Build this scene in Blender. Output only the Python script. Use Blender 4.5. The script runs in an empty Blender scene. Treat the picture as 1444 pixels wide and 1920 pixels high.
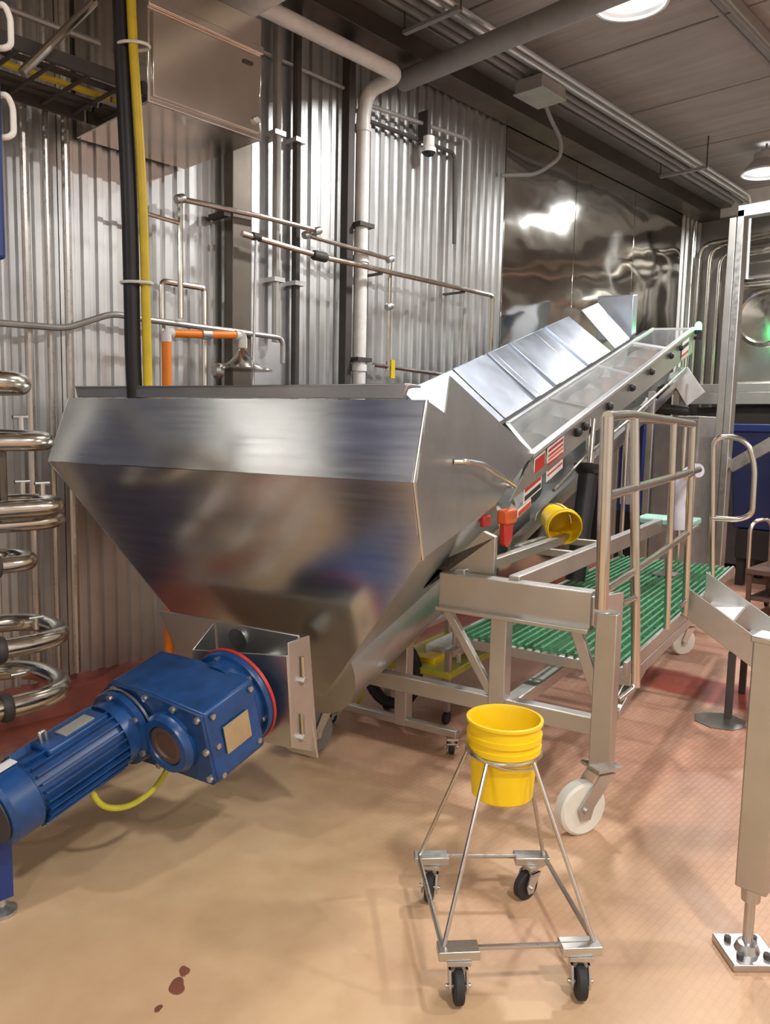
import bpy, bmesh, math, random
from mathutils import Vector, Matrix
random.seed(7)
C = bpy.context.scene.collection
SC = bpy.context.scene

# ------------------------------------------------------------------ camera
YAW, PITCH, ROLL, FPX = math.radians(43.27), math.radians(6.33), math.radians(1.218), 1470.8
fw = Vector((math.cos(YAW), math.sin(YAW), 0)); rt = Vector((math.sin(YAW), -math.cos(YAW), 0)); up = Vector((0, 0, 1))
Fv = math.cos(PITCH)*fw - math.sin(PITCH)*up; U0 = math.cos(PITCH)*up + math.sin(PITCH)*fw
Rv = math.cos(ROLL)*rt + math.sin(ROLL)*U0; Uv = -math.sin(ROLL)*rt + math.cos(ROLL)*U0
cd = bpy.data.cameras.new('camera'); cam = bpy.data.objects.new('camera', cd); C.objects.link(cam)
cam.matrix_world = Matrix(((Rv.x, Uv.x, -Fv.x, 0), (Rv.y, Uv.y, -Fv.y, 0), (Rv.z, Uv.z, -Fv.z, 1.65), (0, 0, 0, 1)))
cd.sensor_fit = 'VERTICAL'; cd.sensor_height = 24; cd.lens = 24*FPX/1920; cd.clip_start = .05
SC.camera = cam

# ------------------------------------------------------------------ world, exposure
w = bpy.data.worlds.new('world'); SC.world = w; w.use_nodes = True
w.node_tree.nodes['Background'].inputs[0].default_value = (.75, .8, .9, 1)
w.node_tree.nodes['Background'].inputs[1].default_value = .25
SC.view_settings.view_transform = 'Standard'; SC.view_settings.look = 'None'
SC.view_settings.gamma = 1; SC.view_settings.use_curve_mapping = False
SC.view_settings.exposure = 0.0
LAMP_POWER = 122
LAMP_SPOTS = [(4.98, 2.60), (9.06, 3.08), (.9, -1.2), (-3.1, 2.4), (-3.1, -1.8), (2.9, -4.2), (4.98, -1.8), (9.06, -1.8)]

# ------------------------------------------------------------------ frames
A = math.radians(11.26)                 # the machine stands 11 degrees off the back wall
MF = Matrix.Rotation(A, 4, 'Z')
WF = Matrix.Identity(4)
PM = {}                                 # world matrix of every object made here

# ------------------------------------------------------------------ materials
MAT = {}
def nodes(name):
    m = bpy.data.materials.new(name); m.use_nodes = True
    nt = m.node_tree; b = nt.nodes['Principled BSDF']; MAT[name] = m
    return m, nt, b
def setp(b, **k):
    for n, v in k.items():
        i = b.inputs[n.replace('_', ' ')]
        i.default_value = (*v, 1) if isinstance(v, tuple) and len(v) == 3 else v
def coord(nt, scale, world=True):
    tc = nt.nodes.new('ShaderNodeNewGeometry' if world else 'ShaderNodeTexCoord')
    mp = nt.nodes.new('ShaderNodeMapping'); mp.inputs['Scale'].default_value = scale
    nt.links.new(tc.outputs['Position' if world else 'Object'], mp.inputs['Vector'])
    return mp.outputs['Vector']
def noise(nt, vec, scale=1, detail=3, rough=.5):
    n = nt.nodes.new('ShaderNodeTexNoise'); n.inputs['Scale'].default_value = scale
    n.inputs['Detail'].default_value = detail; n.inputs['Roughness'].default_value = rough
    nt.links.new(vec, n.inputs['Vector']); return n.outputs['Fac']
def ramp(nt, fac, stops):
    r = nt.nodes.new('ShaderNodeValToRGB'); e = r.color_ramp.elements
    while len(e) < len(stops): e.new(.5)
    for k, (p, c) in enumerate(stops):
        e[k].position = p; e[k].color = (*c, 1) if len(c) == 3 else c
    nt.links.new(fac, r.inputs[0]); return r.outputs[0]
def rng(nt, fac, a, b, lo=0., hi=1.):
    r = nt.nodes.new('ShaderNodeMapRange'); r.inputs[1].default_value = lo; r.inputs[2].default_value = hi
    r.inputs[3].default_value = a; r.inputs[4].default_value = b
    nt.links.new(fac, r.inputs[0]); return r.outputs[0]
def bump(nt, b, h, strength, dist):
    n = nt.nodes.new('ShaderNodeBump'); n.inputs['Strength'].default_value = strength; n.inputs['Distance'].default_value = dist
    nt.links.new(h, n.inputs['Height']); nt.links.new(n.outputs[0], b.inputs['Normal'])
def mix(nt, fac, a, b):
    m = nt.nodes.new('ShaderNodeMix'); m.data_type = 'RGBA'
    for s, v in ((0, fac), (6, a), (7, b)):
        if isinstance(v, (tuple, float, int)): m.inputs[s].default_value = (*v, 1) if isinstance(v, tuple) else v
        else: nt.links.new(v, m.inputs[s])
    return m.outputs[2]
def metal(name, col, rough, var=.1, grain=(3, 3, 60), bstr=0, bscale=1, bdist=.01, colvar=.12):
    m, nt, b = nodes(name); setp(b, Metallic=1.)
    f = noise(nt, coord(nt, grain), 1, 4, .6)
    nt.links.new(rng(nt, f, rough-var, rough+var, .25, .75), b.inputs['Roughness'])
    f2 = noise(nt, coord(nt, (2, 2, 2)), 1, 4, .6)
    lo = tuple(c*(1-colvar) for c in col); hi = tuple(min(1, c*(1+colvar)) for c in col)
    nt.links.new(ramp(nt, f2, [(.3, lo), (.7, hi)]), b.inputs['Base Color'])
    if bstr: bump(nt, b, noise(nt, coord(nt, (bscale,)*3), 1, 2, .4), bstr, bdist)
    return m
def plain(name, col, rough=.5, metallic=0., var=.12, scale=8, spec=.5, bstr=0):
    m, nt, b = nodes(name); setp(b, Metallic=metallic, Roughness=rough)
    b.inputs['Specular IOR Level'].default_value = spec
    f = noise(nt, coord(nt, (scale,)*3), 1, 5, .6)
    lo = tuple(c*(1-var) for c in col); hi = tuple(min(1, c*(1+var)) for c in col)
    nt.links.new(ramp(nt, f, [(.3, lo), (.7, hi)]), b.inputs['Base Color'])
    if bstr: bump(nt, b, f, bstr, .01)
    return m

metal('steel', (.60, .60, .58), .36, .03, (6, 6, 20))
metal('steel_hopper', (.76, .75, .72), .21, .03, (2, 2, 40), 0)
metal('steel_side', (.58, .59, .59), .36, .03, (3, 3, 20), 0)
metal('steel_frame', (.56, .545, .52), .40, .04, (10, 10, 10))
metal('steel_pipe', (.64, .61, .55), .2, .06, (20, 20, 20))
metal('steel_rod', (.56, .53, .5), .3, .06, (30, 30, 30))
metal('sheet_lid', (.60, .66, .76), .36, .04, (3, 3, 3), 0)
metal('alu', (.80, .81, .82), .42, .03, (5, 5, 5))
metal('steel_mirror', (.52, .51, .48), .10, .02, (2, 2, 2))
metal('steel_cabinet', (.74, .71, .66), .16, .03, (3, 3, 3), .12, 1.6, .04)
metal('zinc', (.58, .58, .57), .36, .08, (25, 25, 25))
metal('wall_steel', (.64, .65, .65), .36, .06, (3, 3, .8), 0, 6, .004, .14)
metal('wall_flat', (.66, .68, .70), .42, .04, (2, 2, 10))
m = MAT['steel_mirror']; bump(m.node_tree, m.node_tree.nodes['Principled BSDF'], noise(m.node_tree, coord(m.node_tree, (.9, 1, 1.5)), 1, 2, .4), .6, .07)
metal('dark_steel', (.16, .14, .12), .45, .1, (6, 6, 6))
metal('duct', (.30, .28, .26), .5, .1, (6, 6, 6))
plain('white_pipe', (.72, .71, .69), .4)
plain('grey_pipe', (.22, .22, .22), .5)
plain('conduit', (.42, .41, .39), .38, .6)
plain('dark_iron', (.07, .062, .058), .6, .3)
plain('blue_paint', (.008, .055, .19), .33, 0, .3, 14, .6)
plain('blue_paint_dark', (.007, .042, .14), .38, 0, .3, 14, .5)
plain('blue_panel', (.014, .034, .17), .45)
plain('navy', (.012, .02, .08), .5)
plain('plate_silver', (.62, .6, .55), .35, .7)
plain('plate_tan', (.45, .34, .2), .4, .3)
plain('yellow', (.83, .56, .005), .42, 0, .05)
plain('yellow_cable', (.62, .45, .02), .4)
plain('yellow_green', (.52, .48, .04), .4)
plain('orange', (.9, .24, .015), .4, 0, .06)
plain('red', (.5, .03, .02), .4)
plain('orange_red', (.75, .13, .03), .4)
plain('black', (.012, .012, .014), .45)
plain('rubber', (.02, .02, .021), .7)
plain('nylon', (.74, .72, .64), .45, 0, .05)
plain('white', (.75, .74, .72), .5)
plain('teal', (.30, .52, .46), .5)
plain('grating_green', (.07, .26, .13), .45, 0, .2)
plain('curb_red', (.24, .055, .035), .6, 0, .25, 5)
plain('grey_curtain', (.30, .285, .265), .5)
plain('brown', (.12, .07, .055), .5, .3)
plain('plaster', (.68, .66, .63), .8)
plain('bag', (.62, .62, .72), .4)

m, nt, b = nodes('clear_cover'); setp(b, Base_Color=(.5, .52, .53), Roughness=.1, Alpha=.15)
bump(nt, b, noise(nt, coord(nt, (5, 5, 5)), 1, 2), .25, .02)
m, nt, b = nodes('lamp_glow'); setp(b, Base_Color=(1, 1, 1), Emission_Color=(.95, .97, 1), Emission_Strength=9.)
m, nt, b = nodes('lamp_shade'); setp(b, Base_Color=(.6, .6, .6), Roughness=.3, Metallic=.6)
m, nt, b = nodes('green_light'); setp(b, Base_Color=(.1, .9, .3), Emission_Color=(.08, 1, .28), Emission_Strength=14.)

# floor: tan epoxy that goes over into pinkish red away from the camera, red band along the walls
m, nt, b = nodes('floor_epoxy')
geo = nt.nodes.new('ShaderNodeNewGeometry'); sep = nt.nodes.new('ShaderNodeSeparateXYZ')
nt.links.new(geo.outputs['Position'], sep.inputs[0])
big = noise(nt, coord(nt, (.55, .55, .55)), 1, 4, .55); fine = noise(nt, coord(nt, (5, 5, 5)), 1, 6, .65)
tan = mix(nt, rng(nt, fine, 0, 1, .3, .7), (.52, .35, .19), (.62, .44, .26))
tan = mix(nt, rng(nt, big, 0, .6, .42, .66), tan, (.50, .29, .17))
pink = mix(nt, rng(nt, fine, 0, 1, .3, .7), (.44, .21, .15), (.56, .31, .22))
def math_(op, a, c):
    n = nt.nodes.new('ShaderNodeMath'); n.operation = op; n.use_clamp = False
    for k, v in enumerate((a, c)):
        if isinstance(v, (int, float)): n.inputs[k].default_value = v
        else: nt.links.new(v, n.inputs[k])
    return n.outputs[0]
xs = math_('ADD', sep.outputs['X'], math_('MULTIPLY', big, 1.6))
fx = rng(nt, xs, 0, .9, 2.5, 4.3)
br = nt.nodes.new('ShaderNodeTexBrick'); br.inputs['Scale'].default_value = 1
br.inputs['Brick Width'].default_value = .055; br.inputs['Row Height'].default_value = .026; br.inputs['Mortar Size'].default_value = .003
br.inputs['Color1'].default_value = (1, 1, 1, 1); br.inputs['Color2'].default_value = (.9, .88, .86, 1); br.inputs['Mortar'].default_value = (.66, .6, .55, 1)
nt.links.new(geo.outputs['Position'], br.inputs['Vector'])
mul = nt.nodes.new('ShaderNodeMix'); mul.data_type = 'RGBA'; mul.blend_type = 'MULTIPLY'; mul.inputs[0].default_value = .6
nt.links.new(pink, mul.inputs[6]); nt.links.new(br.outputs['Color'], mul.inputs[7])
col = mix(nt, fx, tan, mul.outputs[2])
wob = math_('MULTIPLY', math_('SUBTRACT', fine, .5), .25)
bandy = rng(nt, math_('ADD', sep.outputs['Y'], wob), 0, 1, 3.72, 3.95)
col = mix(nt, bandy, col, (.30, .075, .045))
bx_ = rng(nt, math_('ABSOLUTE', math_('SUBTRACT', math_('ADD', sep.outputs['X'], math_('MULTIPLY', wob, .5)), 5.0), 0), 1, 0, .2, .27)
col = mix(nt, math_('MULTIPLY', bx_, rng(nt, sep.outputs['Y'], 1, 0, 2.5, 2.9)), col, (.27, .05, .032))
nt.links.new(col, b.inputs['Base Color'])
nt.links.new(rng(nt, fine, .34, .55, .3, .7), b.inputs['Roughness'])
bump(nt, b, fine, .12, .01)

m, nt, b = nodes('ceiling_concrete'); setp(b, Roughness=.85)
g = noise(nt, coord(nt, (9, .7, 9)), 1, 6, .7); g2 = noise(nt, coord(nt, (1.2, 1.2, 1.2)), 1, 4, .6)
c1 = ramp(nt, g, [(.3, (.27, .25, .235)), (.7, (.40, .38, .36))])
nt.links.new(mix(nt, rng(nt, g2, 0, .5, .4, .7), c1, (.28, .26, .245)), b.inputs['Base Color'])
bump(nt, b, g, .35, .02)

# ------------------------------------------------------------------ mesh builder
class MB:
    def __init__(s): s.v = []; s.f = []
    def add(s, vs, fs):
        o = len(s.v); s.v += [Vector(p) for p in vs]; s.f += [tuple(i+o for i in f) for f in fs]; return s
    def obox(s, c, ex, ey, ez):        # centre and three half vectors
        c = Vector(c); ex, ey, ez = Vector(ex), Vector(ey), Vector(ez)
        P = [c+a*ex+b_*ey+d*ez for a in (-1, 1) for b_ in (-1, 1) for d in (-1, 1)]
        return s.add(P, [(0, 1, 3, 2), (4, 6, 7, 5), (0, 4, 5, 1), (2, 3, 7, 6), (0, 2, 6, 4), (1, 5, 7, 3)])
    def box(s, a, b_):
        a, b_ = Vector(a), Vector(b_); c = (a+b_)/2; d = (b_-a)/2
        return s.obox(c, (d.x, 0, 0), (0, d.y, 0), (0, 0, d.z))
    def beam(s, p, q, wd, ht, upv=(0, 0, 1)):
        p, q = Vector(p), Vector(q); d = (q-p); t = d.normalized(); sd = t.cross(Vector(upv))
        if sd.length < 1e-4: sd = t.cross(Vector((1, 0, 0)))
        sd.normalize(); n = sd.cross(t)
        return s.obox((p+q)/2, d/2, sd*wd/2, n*ht/2)
    def tube(s, path, r, n=12, fil=0, closed=False, caps=True, seg=5):
        P = [Vector(p) for p in path]
        if fil and len(P) > 2:
            Q = []; rngi = range(len(P))
            for i in rngi:
                if not closed and i in (0, len(P)-1): Q.append(P[i]); continue
                a, b_, c = P[i-1], P[i], P[(i+1) % len(P)]
                f = min(fil, (a-b_).length*.48, (c-b_).length*.48)
                p0 = b_+(a-b_).normalized()*f; p2 = b_+(c-b_).normalized()*f
                for k in range(seg+1):
                    t = k/seg; Q.append(p0*(1-t)**2+b_*2*t*(1-t)+p2*t*t)
            P = Q
        Q = [P[0]]
        for p in P[1:]:
            if (p-Q[-1]).length > 1e-5: Q.append(p)
        P = Q; N = len(P)
        rad = r if isinstance(r, (list, tuple)) else [r]*N
        T = []
        for i in range(N):
            a = P[i-1] if (i or closed) else P[i]; c = P[(i+1) % N] if (i < N-1 or closed) else P[i]
            T.append((c-a).normalized())
        nv = T[0].cross(Vector((0, 0, 1)))
        if nv.length < 1e-3: nv = T[0].cross(Vector((1, 0, 0)))
        nv.normalize(); vs = []; fs = []
        for i in range(N):
            nv = (nv-T[i]*nv.dot(T[i])).normalized(); bv = T[i].cross(nv)
            for k in range(n):
                a = 2*math.pi*k/n; vs.append(P[i]+(nv*math.cos(a)+bv*math.sin(a))*rad[i])
        for i in range(N if closed else N-1):
            j = (i+1) % N
            for k in range(n):
                l = (k+1) % n; fs.append((i*n+k, i*n+l, j*n+l, j*n+k))
        if caps and not closed:
            fs.append(tuple(range(n))[::-1]); fs.append(tuple((N-1)*n+k for k in range(n)))
        return s.add(vs, fs)
    def lathe(s, prof, o=(0, 0, 0), ax=(0, 0, 1), n=32, caps=True):   # prof: (radius, distance along axis)
        o, ax = Vector(o), Vector(ax).normalized()
        e1 = ax.cross(Vector((0, 0, 1)))
        if e1.length < 1e-3: e1 = Vector((1, 0, 0))
        e1.normalize(); e2 = ax.cross(e1); vs = []; fs = []
        for r, h in prof:
            for k in range(n):
                a = 2*math.pi*k/n; vs.append(o+ax*h+(e1*math.cos(a)+e2*math.sin(a))*r)
        for i in range(len(prof)-1):
            for k in range(n):
                l = (k+1) % n; fs.append((i*n+k, i*n+l, (i+1)*n+l, (i+1)*n+k))
        if caps:
            if prof[0][0] > 1e-4: fs.append(tuple(range(n))[::-1])
            if prof[-1][0] > 1e-4: fs.append(tuple((len(prof)-1)*n+k for k in range(n)))
        return s.add(vs, fs)
    def prism(s, poly, t):             # flat polygon given thickness along its normal (or along a vector)
        P = [Vector(p) for p in poly]; n = len(P)
        if isinstance(t, (int, float)):
            nn = Vector()
            for i in range(n): nn += (P[i]-P[0]).cross(P[(i+1) % n]-P[0])
            t = nn.normalized()*t
        t = Vector(t)
        return s.add(P+[p+t for p in P], [tuple(range(n))[::-1], tuple(range(n, 2*n))]+[(i, (i+1) % n, (i+1) % n+n, i+n) for i in range(n)])
    def build(s, name, mat, parent=None, F=WF, bevel=0, sharp=32, kind=None):
        inv = PM[parent.name].inverted() if parent else None
        base = None
        vs = [F @ p for p in s.v]
        if parent: vs = [inv @ p for p in vs]; M = Matrix.Identity(4)
        else:
            lo = Vector([min(p[i] for p in vs) for i in range(3)]); hi = Vector([max(p[i] for p in vs) for i in range(3)])
            base = Vector(((lo.x+hi.x)/2, (lo.y+hi.y)/2, lo.z)); vs = [p-base for p in vs]; M = Matrix.Translation(base)
        me = bpy.data.meshes.new(name); me.from_pydata(vs, [], s.f)
        bm = bmesh.new(); bm.from_mesh(me); bmesh.ops.recalc_face_normals(bm, faces=bm.faces); bm.to_mesh(me); bm.free()
        me.materials.append(MAT[mat]); me.shade_smooth(); me.set_sharp_from_angle(angle=math.radians(sharp))
        o = bpy.data.objects.new(name, me); C.objects.link(o)
        if parent: o.parent = parent; PM[o.name] = PM[parent.name].copy()
        else: o.location = base; PM[o.name] = M
        if bevel:
            md = o.modifiers.new('bevel', 'BEVEL'); md.width = bevel; md.segments = 2; md.limit_method = 'ANGLE'; md.harden_normals = False
        if kind: o['kind'] = kind
        return o
def thing(name, label, cat, loc, F=WF, group=None):
    o = bpy.data.objects.new(name, None); C.objects.link(o); o.empty_display_size = .1
    p = F @ Vector(loc); o.location = p
    rz = A if F is MF else 0; o.rotation_euler = (0, 0, rz)
    PM[o.name] = Matrix.Translation(p) @ Matrix.Rotation(rz, 4, 'Z')
    tag(o, label, cat, group); return o
def tag(o, label, cat=None, group=None):
    o['label'] = label
    if cat: o['category'] = cat
    if group: o['group'] = group
    return o
def struct(o): o['kind'] = 'structure'; return o
def pipe(name, label, cat, path, r, mat, fil=.06, n=10, group=None, F=WF):
    o = MB().tube(path, r, n, fil).build(name, mat, None, F); return tag(o, label, cat, group)

# ================================================================== SETTING
X0, X1, Y0, YW, ZC = -6.0, 10.6, -5.0, 4.4, 4.7
struct(MB().box((X0, Y0, -.1), (X1, YW+.1, 0)).build('floor', 'floor_epoxy'))
ceil = struct(MB().box((X0, Y0, ZC+.03), (X1, YW+.1, ZC+.15)).build('ceiling', 'dark_iron'))
xj = 6.13-1.28*10; 
while xj < X1-.05:
    a, c = max(xj+.012, X0), min(xj+1.28-.012, X1)
    if c > a+.05: MB().box((a, Y0, ZC), (c, YW, ZC+.03)).build('concrete_plank', 'ceiling_concrete', ceil, bevel=.006)
    xj += 1.28
wall = struct(MB().box((X0, YW+.03, 0), (X1, YW+.12, ZC+.1)).build('wall_back', 'dark_steel'))
def corrugated(x0, x1, z0, z1, pitch, depth, y, mat):
    mb = MB(); n = max(1, round((x1-x0)/pitch)); p = (x1-x0)/n; pts = []
    for i in range(n):
        a = x0+i*p
        for fx_, d in ((0, 0), (.38, 0), (.5, depth), (.88, depth)): pts.append((a+fx_*p, y-d))
    pts.append((x1, y)); vs = []; fs = []
    for (px, py) in pts: vs += [(px, py, z0), (px, py, z1)]
    for i in range(len(pts)-1): fs.append((2*i, 2*i+2, 2*i+3, 2*i+1))
    mb.add(vs, fs); return mb.build('ribbed_sheet', mat, wall)
for a, c in ((-6, -3.3), (-3.3, -.6), (-.6, 1.0), (1.0, 2.0), (2.0, 3.3)): corrugated(a, c-.004, .12, 4.5, .088, .018, YW, 'wall_steel')
MB().box((3.3, YW-.015, .12), (3.76, YW+.02, 4.5)).build('flat_sheet', 'wall_flat', wall, bevel=.004)
for a, c in ((3.764, 4.35), (4.354, 6.17)): corrugated(a, c-.004, .12, 4.5, .105, .024, YW, 'wall_steel')
for a, c in ((6.175, 7.43), (7.435, 8.75), (8.755, 10.05)): MB().box((a, YW-.02, .12), (c, YW+.02, 4.5)).build('mirror_sheet', 'steel_mirror', wall, bevel=.004)
corrugated(10.055, 10.55, .12, 4.5, .12, .03, YW, 'wall_steel')
struct(MB().prism([(X0, YW, 0), (X0, 4.2, 0), (X0, 4.26, .11), (X0, 4.38, .15), (X0, YW, .15)], (X1-X0, 0, 0)).build('baseboard_back', 'curb_red'))
wr = struct(MB().box((X1, Y0, 0), (X1+.1, YW+.1, ZC+.1)).build('wall_right', 'plaster'))
for k in range(7): 
    y0 = 4.35-1.3*(k+1)
    MB().box((X1-.02, y0+.004, .12), (X1, y0+1.296, 4.4)).build('wall_sheet', 'duct', wr, bevel=.003)
struct(MB().box((X0-.1, Y0, 0), (X0, YW+.1, ZC+.1)).build('wall_left', 'plaster'))
struct(MB().box((X0, Y0-.1, 0), (X1, Y0, ZC+.1)).build('wall_front', 'plaster'))
dr = struct(MB().box((.02, 4.28, .02), (1.26, 4.37, 2.75)).build('door_1', 'navy', bevel=.006))
for a, c in (((-.06, 4.26, .0), (.02, 4.38, 2.83)), ((1.26, 4.26, .0), (1.34, 4.38, 2.83)), ((-.06, 4.26, 2.75), (1.34, 4.38, 2.83))): MB().box(a, c).build('door_frame', 'zinc', dr)
MB().tube([(1.16, 4.28, .95), (1.16, 4.22, .97), (1.16, 4.22, 1.23), (1.16, 4.28, 1.25)], .012, 8, .03).build('door_handle', 'zinc', dr)
# beam and soffit along the top of the back wall
struct(MB().box((X0, 4.12, 4.38), (X1, 4.37, 4.7)).build('trim_1', 'dark_steel', bevel=.004))
struct(MB().box((X0, 3.98, 4.52), (X1, 4.12, 4.7)).build('trim_2', 'duct', bevel=.004))

# ================================================================== LAMPS
def lamp(x, y, i):
    big = {0: 'round high bay lamp at the top edge above the conveyor', 1: 'round high bay lamp at the right edge, far above the stairs'}
    t = thing('high_bay_lamp', big.get(i, 'round high bay lamp in the hall behind the viewer'), 'lamp', (x, y, 4.40), group='high bay lamps')
    MB().lathe([(.225, 0), (.23, .012), (.205, .05), (.15, .11), (.12, .13), (.12, .2), (.05, .22), (.05, .24)], (x, y, 4.40), n=40, caps=False).build('shade', 'lamp_shade', t)
    MB().lathe([(.24, -.008), (.24, .006), (.222, .006), (.222, -.008), (.24, -.008)], (x, y, 4.40), n=40, caps=False).build('rim', 'white', t)
    MB().lathe([(.0, .02), (.18, .02), (.2, .03), (.0, .035)], (x, y, 4.40), n=32, caps=False).build('lens', 'lamp_glow', t)
    MB().tube([(x, y, 4.63), (x, y, 4.7)], .012, 8).build('hanger', 'dark_iron', t)
    ld = bpy.data.lights.new('lamp_light', 'AREA'); ld.shape = 'DISK'; ld.size = .34; ld.energy = LAMP_POWER; ld.color = (1, .98, .95); ld.spread = math.radians(170)
    lo = bpy.data.objects.new('lamp_light', ld); C.objects.link(lo); lo.parent = t; lo.location = (0, 0, -.02)
for i, (x, y) in enumerate(LAMP_SPOTS): lamp(x, y, i)

# ================================================================== CONVEYOR WITH HOPPER  (machine frame: u along, v across, z)
SL = .28
def axis_z(u): return .5+SL*(u-2.5)
def eave_z(u): return 1.5+SL*(u-4.46)
def ridge_z(u): return 1.655+SL*(u-4.75)
VC = 2.1
cv = thing('screw_conveyor', 'large stainless hopper with long inclined screw conveyor and blue gear motor', 'conveyor', (3.4, 2.1, 0), MF)
def fl(v, z): return (2.43+(1.44-z)*.25, v, z)
def sp(u, z): return (u, 1.4+.176*(u-2.47), z)
hop = MB().prism([fl(3.515, 1.433), fl(1.39, 1.447), fl(1.405, 1.154), fl(1.97, .464), fl(2.71, .577)], .006).build('hopper_front_panel', 'steel_hopper', cv, MF)
MB().prism([(2.522, 3.47, 1.752), (2.520, 1.40, 1.744), (2.43, 1.388, 1.447), (2.43, 3.515, 1.437)], .006).build('hopper_upper_panel', 'steel_hopper', cv, MF)
side = MB().prism([sp(2.525, 1.744), sp(2.748, 1.70), sp(2.801, 1.848), sp(4.461, 1.50), sp(3.603, 1.269), sp(2.513, 1.154), sp(2.407, 1.449)], .006).build('hopper_side_panel', 'steel_side', cv, MF)
MB().prism([(2.513, 1.408, 1.154), (3.603, 1.599, 1.269), (4.25, 1.86, 1.06), fl(1.97, .464)], .006).build('hopper_lower_side', 'steel_side', cv, MF)
MB().prism([(2.52, 3.47, 1.752), fl(3.515, 1.433), (4.35, 2.9, 1.45), (4.35, 2.86, 1.76)], .006).build('hopper_far_side', 'steel_side', cv, MF)
MB().prism([fl(3.515, 1.433), fl(2.71, .577), (4.35, 2.5, 1.1), (4.35, 2.9, 1.45)], .006).build('hopper_far_slope', 'steel_side', cv, MF)
MB().prism([(4.35, 2.86, 1.76), (4.35, 2.9, 1.45), (4.35, 2.5, 1.1), (4.35, 1.85, 1.15), (4.35, 1.735, 1.5)], .006).build('hopper_back_panel', 'steel_side', cv, MF)
rim = MB(); rim.prism([(2.54, 3.42, 1.755), (2.54, 1.52, 1.748), (2.54, 1.50, 1.80), (2.54, 3.44, 1.812)], (.02, 0, 0)); rim.obox((2.60, 2.47, 1.80), (.06, 0, 0), (0, .96, 0), (0, 0, .006))
rim.build('hopper_rim', 'steel_side', cv, MF, bevel=.003)
MB().tube([sp(2.52, 1.742), sp(2.41, 1.449), (2.515, 1.402, 1.156)], .006, 8).build('hopper_corner_seam', 'steel', cv, MF)
n_ = Vector((.176, -1, 0)).normalized()*.05
MB().tube([Vector(sp(2.88, 1.507)), Vector(sp(2.9, 1.507))+n_, Vector(sp(3.147, 1.486))+n_, Vector(sp(3.80, 1.348))+n_, Vector(sp(3.82, 1.346))], .012, 10, .03).build('grab_bar', 'steel_pipe', cv, MF)
# screw tube below the hopper, open trough above, flights inside
ax = Vector((1, 0, SL)).normalized(); an = Vector((-SL, 0, 1)).normalized()
def onax(u, dv=0, dn=0): return Vector((u, VC+dv, axis_z(u)))+an*dn
MB().tube([onax(2.74), onax(4.7)], .25, 32, caps=True).build('screw_tube', 'steel_side', cv, MF)
tr = MB(); K = 14; vs = []; fs = []
for u in (4.25, 8.8):
    for k in range(K+1):
        a = math.pi*k/K; vs.append(onax(u, -.30*math.cos(a), -.28*math.sin(a)))
for k in range(K): fs.append((k, k+1, K+2+k, K+1+k))
tr.add(vs, fs); tr.prism([(4.25, 2.4, axis_z(4.25)), (8.8, 2.4, axis_z(8.8)), (8.8, 2.44, ridge_z(8.8)-.05), (4.25, 2.44, ridge_z(4.25)-.05)], (0, .006, 0))
tr.build('trough', 'steel', cv, MF)
MB().prism([(4.09, 1.73, 1.238), (4.46, 1.745, 1.485), (8.85, 1.745, eave_z(8.85)-.012), (8.85, 1.745, eave_z(8.85)-.25), (4.6, 1.74, 1.37)], (0, .008, 0)).build('skirt', 'steel', cv, MF)
fl_ = MB(); turns = 13; n = 22; R0, R1 = .035, .23; vs = []; fs = []; L0, L1 = 3.0, 8.7; st = int(turns*n)
for i in range(st+1):
    u = L0+(L1-L0)*i/st; a = 2*math.pi*i/n
    for r in (R0, R1): vs.append(onax(u, r*math.cos(a), r*math.sin(a)+.12))
for i in range(st): fs.append((2*i, 2*i+1, 2*i+3, 2*i+2))
fl_.add(vs, fs); fl_.tube([onax(2.7, 0, .12), onax(8.75, 0, .12)], .04, 12); fl_.build('screw', 'steel', cv, MF)
# cover over the right half: rails, crossbars, clear panes
cvr = MB(); cvr.beam((4.80, 2.07, ridge_z(4.80)), (8.45, 2.07, ridge_z(8.45)), .03, .03); cvr.beam((4.42, 1.75, eave_z(4.42)), (8.87, 1.75, eave_z(8.87)), .05, .025)
cf = cvr.build('cover_frame', 'alu', cv, MF, bevel=.003)
bars = [(4.80, 4.44), (5.50, 5.51), (6.65, 6.59), (7.7, 7.75), (8.45, 8.83)]
for a, c in bars: MB().beam((a, 2.07, ridge_z(a)), (c, 1.75, eave_z(c)), .03, .02).build('crossbar', 'alu', cf, MF)
for i in range(4):
    (a, c), (d, e) = bars[i], bars[i+1]
    MB().prism([(a, 2.07, ridge_z(a)-.004), (c, 1.75, eave_z(c)-.004), (e, 1.75, eave_z(e)-.004), (d, 2.07, ridge_z(d)-.004)], (0, 0, -.006)).build('clear_pane', 'clear_cover', cf, MF)
MB().beam((4.6, 2.10, ridge_z(4.6)-.0), (8.3, 2.10, ridge_z(8.3)), .03, .03).build('dark_gap_strip', 'rubber', cv, MF)  # dark gap between cover and lids, filled in as a black strip
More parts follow.
